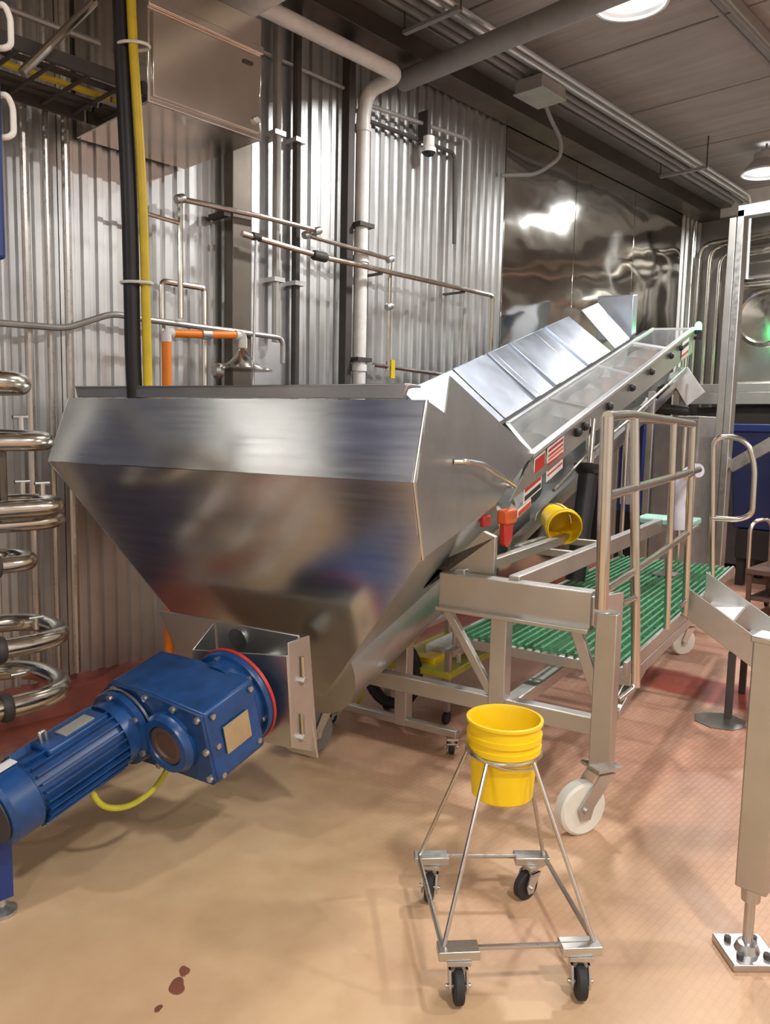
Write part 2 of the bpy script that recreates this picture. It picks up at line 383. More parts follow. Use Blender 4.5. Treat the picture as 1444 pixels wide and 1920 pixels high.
# raised lids
def lid(u0, u1, dv=.40, dz=.33, ribs=()):
    def P(u, t, o=0): return Vector((u, 2.12+dv*t, ridge_z(u)+.02+dz*t))+nn*o
    nn = Vector((0, -dz, dv)).normalized(); nn = (nn-ax*nn.dot(ax)).normalized()
    mb = MB(); mb.prism([P(u0, 0), P(u1, 0), P(u1, 1), P(u0, 1)], -nn*.006)
    mb.prism([P(u0, 1), P(u1, 1), P(u1, 1)-nn*.04, P(u0, 1)-nn*.04], .005)
    for (r0, r1) in ribs: mb.prism([P(r0, 0), P(r1, 0), P(r1, 1), P(r0, 1)], nn*.016)
    o = mb.build('raised_lid', 'sheet_lid', cv, MF, bevel=.003)
    return o
lid(4.22, 4.86); lid(4.88, 5.50, ribs=[(5.40, 5.47)]); lid(5.51, 6.32, ribs=[(5.80, 5.90)]); lid(6.33, 7.18, ribs=[(6.55, 6.64)])
lid(7.32, 7.80, .33, .36)
MB().prism([(7.95, 2.15, ridge_z(7.95)), (8.0, 2.52, ridge_z(7.95)), (8.0, 2.52, ridge_z(8)+.42), (7.95, 2.15, ridge_z(8)+.40)], (.16, 0, .03)).build('end_hood', 'sheet_lid', cv, MF, bevel=.004)
# discharge end
MB().prism([(8.5, 1.889, 2.214), (8.5, 1.711, 2.303), (8.5, 1.531, 2.049), (8.5, 1.697, 1.904)], (.32, .12, .02)).build('discharge_chute', 'alu', cv, MF, bevel=.004)
MB().lathe([(.05, 0), (.05, .36), (.04, .38)], (8.4, 2.04, 1.89), (.1, -1, -.1), 20).build('drum_motor', 'black', cv, MF)
for (u, v) in ((7.55, 1.82), (7.55, 2.42), (8.6, 1.82), (8.6, 2.42)):
    MB().beam((u, v, .05), (u, v, axis_z(u)+.1), .06, .06).build('rear_leg', 'steel_frame', cv, MF, bevel=.004)
    MB().lathe([(.05, 0), (.05, .012), (.015, .02), (.015, .06)], (u, v, 0), n=16).build('foot', 'steel', cv, MF)
# labels, straps on the skirt
def label_plate(u0, u1, z0, z1, stripe):
    o = MB().prism([(u0, 1.739, z0(u0)), (u1, 1.739, z0(u1)), (u1, 1.739, z1(u1)), (u0, 1.739, z1(u0))], (0, -.003, 0)).build('warning_label', 'white', cv, MF)
    for (a, c, mat) in stripe:
        def q(u, t): return (u, 1.735, z0(u)+(z1(u)-z0(u))*t)
        d = (u1-u0)*.06
        MB().prism([q(u0+d, a), q(u1-d, a), q(u1-d, c), q(u0+d, c)], (0, -.002, 0)).build('print', mat, o, MF)
zz = lambda k: (lambda u: eave_z(u)-k)
label_plate(4.45, 4.62, zz(.13), zz(.03), [(.1, .9, 'red')])
label_plate(4.66, 4.95, zz(.24), zz(.03), [(.86, .94, 'red'), (.72, .78, 'red'), (.6, .66, 'orange_red'), (.46, .52, 'red'), (.3, .36, 'red'), (.15, .2, 'red')])
label_plate(4.30, 4.58, zz(.25), zz(.15), [(.62, .85, 'red'), (.12, .4, 'black')])
label_plate(4.22, 4.42, zz(.30), zz(.255), [(.1, .7, 'red')])
label_plate(8.3, 8.6, zz(.22), zz(.05), [(.15, .3, 'red'), (.6, .8, 'black')])
for u in (5.2, 5.35, 5.9, 6.5, 7.1, 7.8, 8.2):
    MB().lathe([(.03, 0), (.03, .02), (.018, .035)], (u, 1.738, eave_z(u)-.08), (0, -1, 0), 12).build('latch_knob', 'black', cv, MF)
MB().tube([(4.7, 1.70, eave_z(4.7)-.30), (5.3, 1.70, eave_z(5.3)-.27), (6.4, 1.70, eave_z(6.4)-.30), (8.3, 1.70, eave_z(8.3)-.31)], .012, 8).build('air_line', 'steel_pipe', cv, MF)
MB().box((3.66, 1.56, 1.16), (3.80, 1.62, 1.235)).build('strap_buckle', 'orange_red', cv, MF, bevel=.012)
MB().prism([(3.67, 1.575, 1.165), (3.79, 1.575, 1.165), (3.77, 1.575, 1.06), (3.72, 1.575, 1.035), (3.67, 1.575, 1.06)], (0, .03, 0)).build('strap_tail', 'red', cv, MF, bevel=.006)
MB().box((3.42, 1.575, 1.17), (3.50, 1.60, 1.225)).build('strap_end', 'red', cv, MF, bevel=.008)
# support plate and T stand
MB().prism([(3.16, 1.75, .99), (3.16, 1.40, .99), (3.16, 1.40, 1.17), (3.16, 1.46, 1.19), (3.16, 1.75, .90)], (.03, 0, 0)).build('support_plate', 'steel_frame', cv, MF, bevel=.003)
MB().box((3.385, 1.965, .10), (3.455, 2.035, .62)).build('stand_post', 'steel_frame', cv, MF, bevel=.004)
MB().beam((3.42, 1.68, .115), (3.42, 2.46, .115), .04, .04).build('stand_foot_bar', 'steel_frame', cv, MF, bevel=.004)
def caster(parent, u, v, z, r, wd, ang, wheel_mat, fork_mat, trail, F=MF, plate=.05, fk=.22):
    """swivel caster: plate at height z, wheel of radius r on the floor, trailing in direction ang"""
    d = Vector((math.cos(ang), math.sin(ang), 0)); s = Vector((-d.y, d.x, 0)); top = Vector((u, v, z)); c = top+d*trail; c.z = r
    mb = MB(); mb.obox(top-Vector((0, 0, .006)), d*plate, s*plate, (0, 0, .006))
    mb.lathe([(plate*.55, -.035), (plate*.7, -.012)], top, n=16)
    for k in (-1, 1):
        o = s*(wd/2+.008)*k; t = top+o*1.0-Vector((0, 0, .03))
        w1 = d*plate*(.33+fk); cc = c+o
        mb.prism([t-w1, t+w1, cc+d*r*fk+Vector((0, 0, r*.1)), cc+d*r*fk*.6-Vector((0, 0, r*fk)), cc-d*r*fk*.6-Vector((0, 0, r*fk)), cc-d*r*fk+Vector((0, 0, r*.1))], s*.006*k)
    mb.obox(top-Vector((0, 0, .034)), d*plate*.6, s*(wd/2+.014), (0, 0, .004))
    mb.tube([c-s*(wd/2+.022), c+s*(wd/2+.022)], r*.13, 12)
    f = mb.build('caster', fork_mat, parent, F)
    MB().lathe([(r*.3, -wd/2), (r*.9, -wd/2), (r, -wd*.36), (r, wd*.36), (r*.9, wd/2), (r*.3, wd/2)], c, s, 36).build('wheel', wheel_mat, f, F)
    return f
caster(cv, 3.42, 1.71, .095, .035, .025, .6, 'rubber', 'steel', .015, plate=.028)
caster(cv, 3.42, 2.45, .095, .035, .025, 2.6, 'rubber', 'steel', .015, plate=.028)
# end plate and drive bracket
th = math.radians(13); da = Vector((math.cos(th), 0, math.sin(th))); dn = Vector((-math.sin(th), 0, math.cos(th))); dv = Vector((0, 1, 0))
O = Vector((1.93, 2.085, .50))
def D(a, v, n): return O+da*a+dv*v+dn*n
def ep(v, z): return (2.47-(z-.3)*.10, v, z)
MB().prism([ep(2.72, .79), ep(1.91, .805), ep(1.845, .29), ep(1.98, .285), ep(2.45, .45), ep(2.62, .60)], (.012, 0, 0)).build('end_plate', 'steel', cv, MF, bevel=.003)
br_ = MB()
br_.prism([(2.285, 2.36, .70), (2.41, 2.36, .79), (2.45, 2.36, .42), (2.30, 2.36, .36)], (0, .008, 0))
br_.prism([(2.30, 1.872, .81), (2.435, 1.872, .81), (2.50, 1.872, .30), (2.33, 1.872, .38)], (0, -.008, 0))
br_.prism([(2.285, 2.365, .70), (2.295, 1.866, .76), (2.33, 1.866, .38), (2.30, 2.365, .36)], (.01, 0, 0))
br_.prism([(2.30, 2.36, .37), (2.45, 2.36, .42), (2.48, 1.872, .34), (2.33, 1.872, .385)], (0, 0, -.008))
br_.build('drive_bracket', 'steel', cv, MF, bevel=.002)
for n0 in (.12, -.14):
    MB().tube([(2.38, 1.855, .56+n0*.9+.07), (2.39, 1.855, .56+n0*.9-.05)], .007, 8).build('bracket_bolt', 'steel_pipe', cv, MF)
    MB().tube([(2.39, 1.864, .53+n0*.9), (2.39, 1.845, .53+n0*.9)], .016, 6).build('bracket_nut', 'zinc', cv, MF)
MB().tube([D(.36, 0, .03), D(.60, .0, .03)], .05, 16).build('drive_shaft', 'zinc', cv, MF)
MB().lathe([(.02, 0), (.05, .01), (.05, .02)], D(.55, .15, .12), -da, 14).build('shaft_collar', 'zinc', cv, MF)
# ------------------------------------------------ gear motor (parts of the conveyor)
gm = MB()
poly = [(.40, -.02), (.385, .10), (.30, .175), (.10, .175), (-.175, .145), (-.185, -.13), (-.17, -.145), (.05, -.145), (.22, -.15), (.36, -.11)]
gm.prism([D(0, v, n) for v, n in poly], da*.26)
gear = gm.build('gearbox_housing', 'blue_paint', cv, MF, bevel=.018)
MB().prism([D(-.012, v*.99, n*.99) for v, n in poly], da*.014).build('housing_cover', 'blue_paint_dark', gear, MF, bevel=.006)
for v, n in ((.36, .10), (.27, .155), (.10, .155), (-.04, .14), (-.155, .125), (-.165, -.11), (.03, -.125), (.10, -.13), (-.17, .0)):
    MB().lathe([(.013, 0), (.013, .012), (.006, .014)], D(-.012, v, n), -da, 8).build('bolt', 'zinc', gear, MF)
MB().lathe([(.118, 0), (.118, .02), (.108, .032), (.105, .045), (.08, .045), (.076, .03), (.0, .03)], D(-.008, .0, .0), -da, 36, False).build('output_ring', 'blue_paint', gear, MF)
MB().lathe([(.074, .02), (.074, .034), (.055, .036), (.05, .028), (.0, .028)], D(-.012, 0, 0), -da, 28, False).build('shaft_end_cap', 'brown', gear, MF)
MB().lathe([(.17, 0), (.17, .06), (.19, .062), (.195, .075), (.195, .092), (.19, .1), (.0, .1)], D(.235, 0, 0), da, 48, False).build('output_flange', 'blue_paint', gear, MF)
MB().lathe([(.196, 0), (.2, .0), (.2, .014), (.0, .014)], D(.32, 0, 0), da, 48, False).build('flange_gasket', 'red', gear, MF)
for k in range(6):
    a = .3+k*math.pi/3
    MB().lathe([(.014, 0), (.014, .012)], D(.295, .165*math.cos(a), .165*math.sin(a)), -da, 8).build('flange_bolt', 'zinc', gear, MF)
MB().obox(D(.13, -.187, .0), da*.065, dn*.055, dv*.002).build('name_plate', 'plate_tan', gear, MF)
for a_, n in ((.03, .12), (.03, -.12), (.23, .12), (.23, -.1), (.03, 0)):
    MB().lathe([(.011, 0), (.011, .01)], D(a_, -.18, n), -dv, 8).build('side_bolt', 'zinc', gear, MF)
MV = .225
def Dm(a, v, n): return D(a, MV+v, .02+n)
mo = MB(); mo.lathe([(.10, -.012), (.105, .0), (.105, .012), (.0, .012)], Dm(-.50, 0, 0), da, 36, False)
mo.lathe([(.108, 0), (.108, .36)], Dm(-.48, 0, 0), da, 36)
mot = mo.build('motor_body', 'blue_paint', cv, MF)
for k in range(26):
    a = 2*math.pi*k/26
    if abs(a-math.pi/2) < .3: continue
    c_, s_ = math.cos(a), math.sin(a); rd = dv*c_+dn*s_; tg = -dv*s_+dn*c_
    MB().obox(Dm(-.29, .118*c_, .118*s_), da*.165, rd*.014, tg*.003).build('cooling_fin', 'blue_paint', mot, MF)
MB().lathe([(.105, 0), (.122, .01), (.122, .10), (.112, .115), (.04, .12), (.0, .12)], Dm(-.46, 0, 0), -da, 36, False).build('fan_cowl', 'blue_paint', mot, MF)
MB().lathe([(.10, 0), (.10, .006), (.0, .01)], Dm(-.578, 0, 0), -da, 28, False).build('fan_grille', 'dark_iron', mot, MF)
MB().lathe([(.112, 0), (.125, .0), (.125, .05), (.145, .055), (.145, .08), (.125, .085), (.125, .11)], Dm(-.12, 0, 0), da, 40).build('motor_flange', 'blue_paint', mot, MF)
MB().lathe([(.146, 0), (.149, .0), (.149, .01), (.146, .01)], Dm(-.034, 0, 0), da, 40, False).build('flange_rim', 'zinc', mot, MF)
for k in range(6):
    a = .5+k*math.pi/3
    MB().lathe([(.012, 0), (.012, .012)], Dm(-.066, .135*math.cos(a), .135*math.sin(a)), -da, 8).build('flange_bolt', 'zinc', mot, MF)
jb = MB().obox(Dm(-.26, -.02, .112), da*.12, dv*.05, dn*.016).build('terminal_box', 'blue_paint', mot, MF, bevel=.008)
MB().obox(Dm(-.24, -.02, .129), da*.06, dv*.028, dn*.002).build('motor_plate', 'plate_silver', mot, MF)
MB().tube([Dm(-.34, .0, .12), Dm(-.34, .0, .165), Dm(-.36, .0, .165), Dm(-.36, 0, .12)], .007, 8, .012).build('lifting_eye', 'steel', mot, MF)
MB().obox(Dm(-.50, .0, .127), da*.035, dv*.02, dn*.002).build('cowl_sticker', 'white', mot, MF)
bz = [Dm(-.27, -.06, -.09), Dm(-.25, -.07, -.19), Dm(-.16, -.09, -.25), Dm(-.04, -.1, -.25), Dm(.05, -.1, -.2), Dm(.08, -.1, -.12)]
MB().tube(bz, .011, 10, .09).build('motor_cable', 'yellow_green', mot, MF)

# ================================================================== WORK PLATFORM
pf = thing('work_platform', 'steel work platform with green grating, guard rails and steps beside the conveyor', 'platform', (4.6, 1.2, 0), MF)
def bar(name, p, q, wd=.06, ht=.06, mat='steel_frame', parent=None, bev=.004): return MB().beam(p, q, wd, ht).build(name, mat, parent or pf, MF, bevel=bev)
bar('front_beam', (3.10, .93, .925), (3.10, 1.62, .925), .08, .15)
bar('front_lip', (3.075, .93, .845), (3.075, 1.62, .845), .1, .02)
bar('side_beam', (3.10, 1.28, .975), (6.5, 1.28, .985), .05, .09)
bar('inner_beam', (3.12, 1.55, .99), (4.6, 1.55, 1.0), .05, .05)
bar('short_beam', (3.06, .93, .925), (3.24, .86, .925), .03, .12)
bar('corner_leg', (3.12, .87, .27), (3.12, .87, .92), .085, .085)
bar('corner_leg_sleeve', (3.12, .87, .27), (3.12, .87, .42), .065, .065, 'zinc')
bar('inner_leg', (3.14, 1.345, .40), (3.14, 1.345, .86), .075, .075)
bar('outer_leg', (3.14, 2.02, .44), (3.14, 2.02, .70), .07, .07)
bar('base_beam', (3.15, .9, .425), (3.15, 2.3, .425), .06, .075)
bar('base_side_beam', (3.18, 1.32, .41), (6.0, 1.30, .41), .07, .06)
bar('base_outer_beam', (3.6, .92, .50), (6.0, .92, .50), .06, .06)
bar('knee_brace', (3.13, 1.02, .86), (3.13, .88, .50), .03, .05)
bar('knee_brace', (3.13, 1.63, .85), (3.13, 1.38, .48), .03, .04)
bar('deck_brace', (4.3, .93, .56), (3.5, .93, .36), .05, .05)
for u in (3.52, 5.05, 6.58): bar('deck_joist', (u, .90, .56), (u, 1.75, .56), .04, .05)
bar('deck_edge', (3.5, .895, .575), (6.6, .895, .575), .02, .07); bar('deck_edge', (3.5, 1.76, .575), (6.6, 1.76, .575), .02, .07)
gb = None
for k in range(21):
    v = .925+k*.041
    o = MB().box((3.51, v-.007, .575), (6.59, v+.007, .605)).build('grating_bar', 'grating_green', pf, MF)
for k in range(13): bar('grating_cross_rod', (3.6+k*.24, .91, .585), (3.6+k*.24, 1.75, .585), .012, .012, 'grating_green', bev=0)
caster(pf, 3.12, .87, .28, .11, .06, 2.55, 'nylon', 'steel', .10, plate=.06, fk=.34)
caster(pf, 3.12, 2.28, .28, .11, .06, 2.9, 'grey_pipe', 'steel', .08, plate=.06)
bar('outer_leg', (3.12, 2.28, .27), (3.12, 2.28, .46), .07, .07)
for (u, v) in ((6.05, 1.1), (6.1, 1.7)):
    bar('rear_leg', (u, v, .22), (u, v, .57), .07, .07); caster(pf, u, v, .24, .10, .06, 2.4, 'nylon', 'steel', .05, plate=.06)
# guard rail
def rail(name, path, r=.019, fil=.05, mat='steel_pipe'): return MB().tube(path, r, 12, fil).build(name, mat, pf, MF)
rail('rail_post', [(3.02, .875, .95), (3.0, .885, 1.70)], .027)
rail('top_rail', [(3.0, .885, 1.70), (3.4, .905, 1.715), (4.6, .88, 1.69)], .021)
rail('mid_rail', [(3.02, .885, 1.39), (3.6, .88, 1.405), (4.85, .88, 1.43)], .019)
rail('low_rail', [(3.02, .87, 1.02), (3.6, .87, 1.04), (4.9, .88, 1.09)], .017)
rail('rail_post', [(3.45, .90, 1.70), (3.46, .832, .52)], .021)
rail('toe_loop', [(3.25, .86, .93), (3.42, .845, .93), (3.44, .835, .52), (3.28, .86, .505)], .013, .03)
rail('rail_post', [(4.15, .885, 1.69), (4.2, .87, .62)], .017)
rail('rail_post', [(4.6, .88, 1.69), (4.66, .87, .60)], .019)
rail('end_loop', [(4.5, .87, .68), (4.66, .87, .68), (4.66, .87, 1.42), (4.45, .87, 1.40)], .012, .06)
rail('rear_rail_post', [(5.6, 1.75, .6), (5.6, 1.75, 1.65)], .018); rail('rear_rail_post', [(6.5, 1.3, .6), (6.5, 1.3, 1.72)], .018)
rail('rear_rail_post', [(6.5, 1.75, .6), (6.5, 1.75, 1.72)], .018); rail('rear_top_rail', [(6.5, 1.3, 1.72), (6.5, 1.75, 1.72)], .018)
# steps leaving the deck to the right
def st_z(v, u): return .64+.62*(v-1.02)
for u in (4.75, 5.35):
    MB().prism([(u, .885, .75), (u, -.28, .03), (u, -.28, .0), (u, -.02, .0), (u, .885, .57)], (.012, 0, 0)).build('step_stringer', 'steel', pf, MF, bevel=.003)
for v, z in ((.74, .56), (.50, .41), (.26, .26), (.02, .12)):
    MB().box((4.765, v-.10, z-.02), (5.35, v+.10, z)).build('step_tread', 'alu', pf, MF, bevel=.004)
for u in (4.78, 5.33):
    bar('step_leg', (u, .62, .0), (u, .62, .40), .04, .04, 'dark_iron')
rail('hand_loop', [(5.37, .85, .70), (5.37, .90, 1.63), (5.37, .70, 1.61), (5.37, .645, 1.45), (5.37, .64, 1.14), (5.37, .72, 1.10), (5.37, .88, 1.10)], .017, .09)

# ================================================================== BUCKET CART
ct = thing('bucket_cart', 'small rod frame cart on four swivel casters holding the yellow bucket', 'cart', (2.26, .945, 0), MF)
K4 = [(1.895, .956), (2.165, .595), (2.532, .891), (2.283, 1.258)]; cc = Vector((2.26, .945, 0)); rz = .625
for i in range(4):
    a, c = K4[i], K4[(i+1) % 4]
    MB().tube([(a[0], a[1], .15), (c[0], c[1], .15)], .008, 8).build('base_rod', 'steel_rod', ct, MF)
    d = (Vector((*a, 0))-cc).normalized()
    MB().tube([(a[0], a[1], .145), cc+d*.116+Vector((0, 0, rz))], .007, 8).build('leg_rod', 'steel_rod', ct, MF)
    tip = Vector((a[0], a[1], .143)); inn = -d; sd = Vector((-d.y, d.x, 0))
    rd = (Vector((*K4[1], 0))-Vector((*K4[0], 0))).normalized() if i < 2 else (Vector((*K4[2], 0))-Vector((*K4[3], 0))).normalized()
    rd = rd*(1 if inn.dot(rd) > 0 else -1); pn = Vector((-rd.y, rd.x, 0))
    MB().obox(tip+rd*.045, rd*.06, pn*.028, (0, 0, .014)).build('corner_plate', 'zinc', ct, MF, bevel=.003)
    caster(ct, a[0]+rd.x*.045, a[1]+rd.y*.045, .129, .05, .028, [3.75, 3.7, 2.75, 3.5][i], 'rubber', 'zinc', .022, plate=.034, fk=.4)
MB().tube([cc+Vector((.118*math.cos(k*.2618), .118*math.sin(k*.2618), rz)) for k in range(24)], .006, 8, 0, True).build('bucket_ring', 'steel_rod', ct, MF)
bk = thing('bucket', 'open yellow plastic bucket seated in the rod cart', 'bucket', (cc.x, cc.y, .475), MF)
MB().lathe([(0, .0), (.092, .0), (.098, .006), (.108, .145), (.109, .155), (.118, .157), (.119, .175), (.113, .177), (.113, .192), (.119, .194), (.12, .212), (.114, .214), (.1145, .245), (.122, .247), (.122, .256), (.113, .257), (.108, .245), (.092, .008), (.0, .006)], (cc.x, cc.y, .475), n=48, caps=False).build('bucket_body', 'yellow', bk, MF)
MB().tube([cc+Vector((.123*math.cos(a_), .123*math.sin(a_), .475+.18-.05*math.sin((a_-2.2)/2.2*math.pi*.5))) for a_ in [2.2+i*.11 for i in range(21)]], .004, 6).build('wire_bail', 'steel_rod', bk, MF)

# ================================================================== NEAR RIGHT POST (leg of another frame)
np_ = thing('machine_frame', 'square stainless frame leg on a bolted levelling foot at the right edge', 'frame', (2.5, .735, 0))
MB().box((2.46, .68, .235), (2.55, .775, 1.03)).build('square_tube', 'steel_frame', np_, bevel=.006)
MB().prism([(2.455, .675, 1.02), (2.555, .675, 1.02), (2.555, .78, 1.02), (2.455, .78, 1.02)], (0, 0, .02)).build('cap_plate', 'steel_frame', np_, bevel=.004)
e1, e2 = Vector((2.505, .728, .975)), Vector((3.35, -.17, .975))
MB().beam(e1, e2, .08, .09).build('cross_beam', 'steel_frame', np_, bevel=.006)
MB().beam((e2.x, e2.y, .235), (e2.x, e2.y, 1.03), .09, .09).build('square_tube', 'steel_frame', np_, bevel=.006)
MB().tube([(e2.x, e2.y, .02), (e2.x, e2.y, .24)], .016, 14).build('threaded_rod', 'zinc', np_)
MB().box((e2.x-.055, e2.y-.055, 0), (e2.x+.055, e2.y+.055, .024)).build('foot_plate', 'zinc', np_, bevel=.004)
MB().lathe([(.028, .19), (.03, .235)], (2.497, .735, 0), n=20).build('nut', 'zinc', np_)
MB().tube([(2.497, .735, .03), (2.497, .735, .2)], .016, 14).build('threaded_rod', 'zinc', np_)
fp = MB().obox((2.497, .735, .012), (.055, .055, 0), (-.055, .055, 0), (0, 0, .012)).build('foot_plate', 'zinc', np_, bevel=.004)
for a_ in range(4):
    d = Vector((math.cos(a_*math.pi/2), math.sin(a_*math.pi/2), 0))*.06
    MB().lathe([(.011, 0), (.011, .014)], Vector((2.497, .735, .024))+d, n=6).build('bolt', 'dark_iron', fp)
MB().lathe([(.04, 0), (.03, .025), (.018, .03)], (2.497, .735, .022), n=20).build('swivel_cup', 'zinc', np_)
tag(MB().lathe([(.14, 0), (.145, .006), (.0, .01)], (4.5, 1.56, 0), n=8).build('floor_plate', 'zinc'), 'bolted floor plate on the red floor near the steps', 'plate')

# ================================================================== THINGS UNDER AND BEHIND THE CONVEYOR
cyl = MB().tube([(5.08, 1.66, .64), (5.26, 1.66, 1.36)], .066, 20).build('lift_cylinder', 'black', cv, MF)
MB().lathe([(.075, 0), (.10, .03), (.105, .06), (.05, .075)], (5.255, 1.66, 1.345), (.24, 0, .97), 24).build('cylinder_head', 'black', cyl, MF)
MB().tube([(5.26, 1.66, 1.36), (5.42, 1.70, 1.72)], .02, 12).build('piston_rod', 'steel_pipe', cyl, MF)
MB().tube([(5.33, 1.60, 1.32), (5.30, 1.60, 1.10), (5.34, 1.60, .80)], .012, 8, .08).build('cylinder_hose', 'rubber', cyl, MF)
bar('inner_beam', (4.2, 1.74, .955), (4.75, 1.74, .955), .04, .04); bar('inner_beam_tie', (4.22, 1.28, .955), (4.22, 1.76, .955), .04, .04); bar('inner_beam_tie', (4.72, 1.28, .955), (4.72, 1.76, .955), .04, .04)
tb = thing('bucket', 'yellow bucket lying on its side under the conveyor beside the orange strap', 'bucket', (4.45, 1.68, .98), MF)
dx = Vector((.75, .55, .18)).normalized()
MB().lathe([(0, .0), (.085, .0), (.088, .006), (.102, .18), (.11, .182), (.11, .20), (.104, .202), (.104, .22), (.098, .22), (.084, .012), (0, .01)], Vector((4.53, 1.60, 1.10))+dx*.08, -dx, 36, False).build('bucket_body', 'yellow', tb, MF)
MB().tube([Vector((4.45, 1.60, 1.1))+Vector((-.01, .11*math.cos(t), .11*math.sin(t))) for t in [math.pi*i/10 for i in range(11)]], .004, 6).build('wire_bail', 'steel_rod', tb, MF)
# trolley with sanitation gear
tc = thing('tool_trolley', 'low trolley with a yellow tray and white hooks under the conveyor', 'trolley', (4.15, 2.1, 0), MF)
MB().box((3.75, 1.90, .26), (4.55, 2.35, .30)).build('tray', 'yellow_green', tc, MF, bevel=.01)
for (u, v) in ((3.78, 1.93), (4.52, 1.93), (3.78, 2.32), (4.52, 2.32)):
    MB().beam((u, v, .07), (u, v, .42), .03, .03).build('leg', 'steel_frame', tc, MF)
    MB().lathe([(.035, -.012), (.035, .012)], (u, v, .035), (0, 1, 0), 16).build('wheel', 'rubber', tc, MF)
MB().box((3.78, 1.90, .39), (4.52, 1.94, .42)).build('rail', 'steel_frame', tc, MF); MB().box((3.78, 2.31, .39), (4.52, 2.35, .42)).build('rail', 'steel_frame', tc, MF)
for u in (3.95, 4.3): MB().tube([(u, 1.95, .30), (u, 1.95, .44), (u+.06, 1.93, .47), (u+.08, 1.9, .42)], .014, 8, .04).build('hook', 'white', tc, MF)
MB().box((4.0, 2.0, .30), (4.35, 2.2, .36)).build('tool_tray', 'white', tc, MF, bevel=.01)
MB().box((3.84, 2.05, .30), (3.98, 2.15, .33)).build('tag_plate', 'yellow', tc, MF, bevel=.004)
tag(MB().tube([Vector((3.72, 2.28, .24))+Vector((.05*math.sin(t*.13), .17*math.cos(t), .19*math.sin(t))) for t in [2*math.pi*i/24 for i in range(73)]], .03, 8).build('hose_coil', 'rubber', None, MF), 'coil of thick black hose leaning on the trolley under the conveyor', 'hose')
tag(MB().tube([(3.6, 2.50, .012), (3.6, 2.52, .16), (3.58, 2.44, .27), (3.6, 2.36, .18), (3.6, 2.42, .02), (3.75, 2.6, .012)], .012, 8, .06).build('cable_loop', 'yellow_green', None, MF), 'thin yellow cable looped on the floor under the hopper', 'cable')

# ================================================================== BACK WALL PIPEWORK
pv = thing('drain_pipe', 'thick white drain pipe coming down the ribbed wall behind the hopper', 'pipe', (4.23, 4.3, .15))
MB().tube([(3.02, 4.0, 4.12), (4.30, 4.0, 4.12), (4.28, 4.29, 4.08), (4.235, 4.29, 3.9), (4.235, 4.29, .15)], .052, 18, .10, seg=8).build('pipe_run', 'white_pipe', pv)
for z in (3.78, 2.85, 2.05): MB().lathe([(.06, 0), (.06, .05)], (4.235, 4.29, z), n=18).build('coupling', 'white_pipe', pv)
for z in (2.12, 3.1): MB().box((4.16, 4.225, z), (4.31, 4.36, z+.03)).build('pipe_clamp', 'dark_iron', pv)
tag(MB().box((4.10, 4.30, .15), (4.165, 4.375, 4.35)).build('shade_strip', 'dark_iron', bevel=.004), 'dark strip standing in for the shade left of the white drain pipe', 'strut')  # shade along the left of the drain pipe, built as a dark bar
tag(MB().tube([(3.0, 4.3, 4.12), (3.0, -4.9, 4.12)], .085, 18).build('main_pipe', 'white_pipe'), 'fat pale main pipe crossing below the ceiling at top left', 'pipe')
tag(MB().tube([(4.66, 4.3, 4.27), (4.58, 2.7, 4.27), (4.5, -1.0, 4.27), (4.5, -1.0, 4.69)], .075, 18, .15).build('main_pipe', 'grey_pipe'), 'fat dark grey pipe crossing below the ceiling at top centre', 'pipe')
pipe('conduit', 'thin pale conduit along the wall top, bending down right of the ribbed sheets', 'conduit', [(4.31, 4.3, 3.99), (5.52, 4.3, 4.07), (5.52, 4.3, .5)], .016, 'conduit')
pipe('conduit', 'dark conduit with the small wall camera, upper right ribbed sheet', 'conduit', [(4.32, 4.34, 3.90), (5.37, 4.34, 3.93), (5.40, 4.34, 3.2)], .016, 'dark_iron')
pipe('conduit', 'thin pale conduit along the wall top left of the drain pipe', 'conduit', [(2.85, 4.35, 4.06), (4.09, 4.35, 4.06)], .014, 'conduit')
wc = thing('security_camera', 'small black and white camera hanging on the upper ribbed wall', 'camera', (4.92, 4.28, 3.8))
MB().lathe([(.06, 0), (.06, .03), (.045, .05), (.045, .12)], (4.92, 4.24, 3.80), n=20).build('housing', 'white', wc)
MB().lathe([(.0, -.035), (.04, -.02), (.055, 0)], (4.92, 4.24, 3.80), n=20, caps=False).build('dome', 'black', wc)
MB().box((4.90, 4.24, 3.90), (4.94, 4.34, 4.12)).build('bracket', 'dark_iron', wc)
pipe('riser_pipe', 'grey riser pipe on the flat sheet, left one of the pair', 'pipe', [(3.46, 4.32, 4.38), (3.46, 4.32, 2.2)], .03, 'conduit')
pipe('riser_pipe', 'dark riser pipe on the flat sheet, right one of the pair', 'pipe', [(3.64, 4.33, 4.38), (3.64, 4.33, .2)], .03, 'dark_iron')
for x, m_ in ((3.46, 'left'), (3.64, 'right')):
    for z in (3.55, 2.6):
        tag(MB().box((x-.045, 4.28, z), (x+.045, 4.385, z+.03)).build('pipe_clip', 'zinc'), 'zinc clip holding the %s riser pipe, %s one' % (m_, 'upper' if z > 3 else 'lower'), 'clip')
ua = thing('water_pipe', 'upper water pipe with a stepped elbow and a hanging yellow tag', 'pipe', (3.5, 4.2, 2.9))
MB().tube([(2.30, 4.2, 2.83), (2.64, 4.2, 2.81)], .013, 8).build('branch', 'steel_pipe', ua)
MB().tube([(2.64, 4.2, 2.26), (2.64, 4.2, 2.95), (3.3, 4.2, 2.97), (3.72, 4.2, 2.97), (3.66, 4.25, 2.94), (4.46, 4.2, 2.90), (4.46, 4.2, 2.06)], .017, 10, .03).build('run', 'steel_pipe', ua)
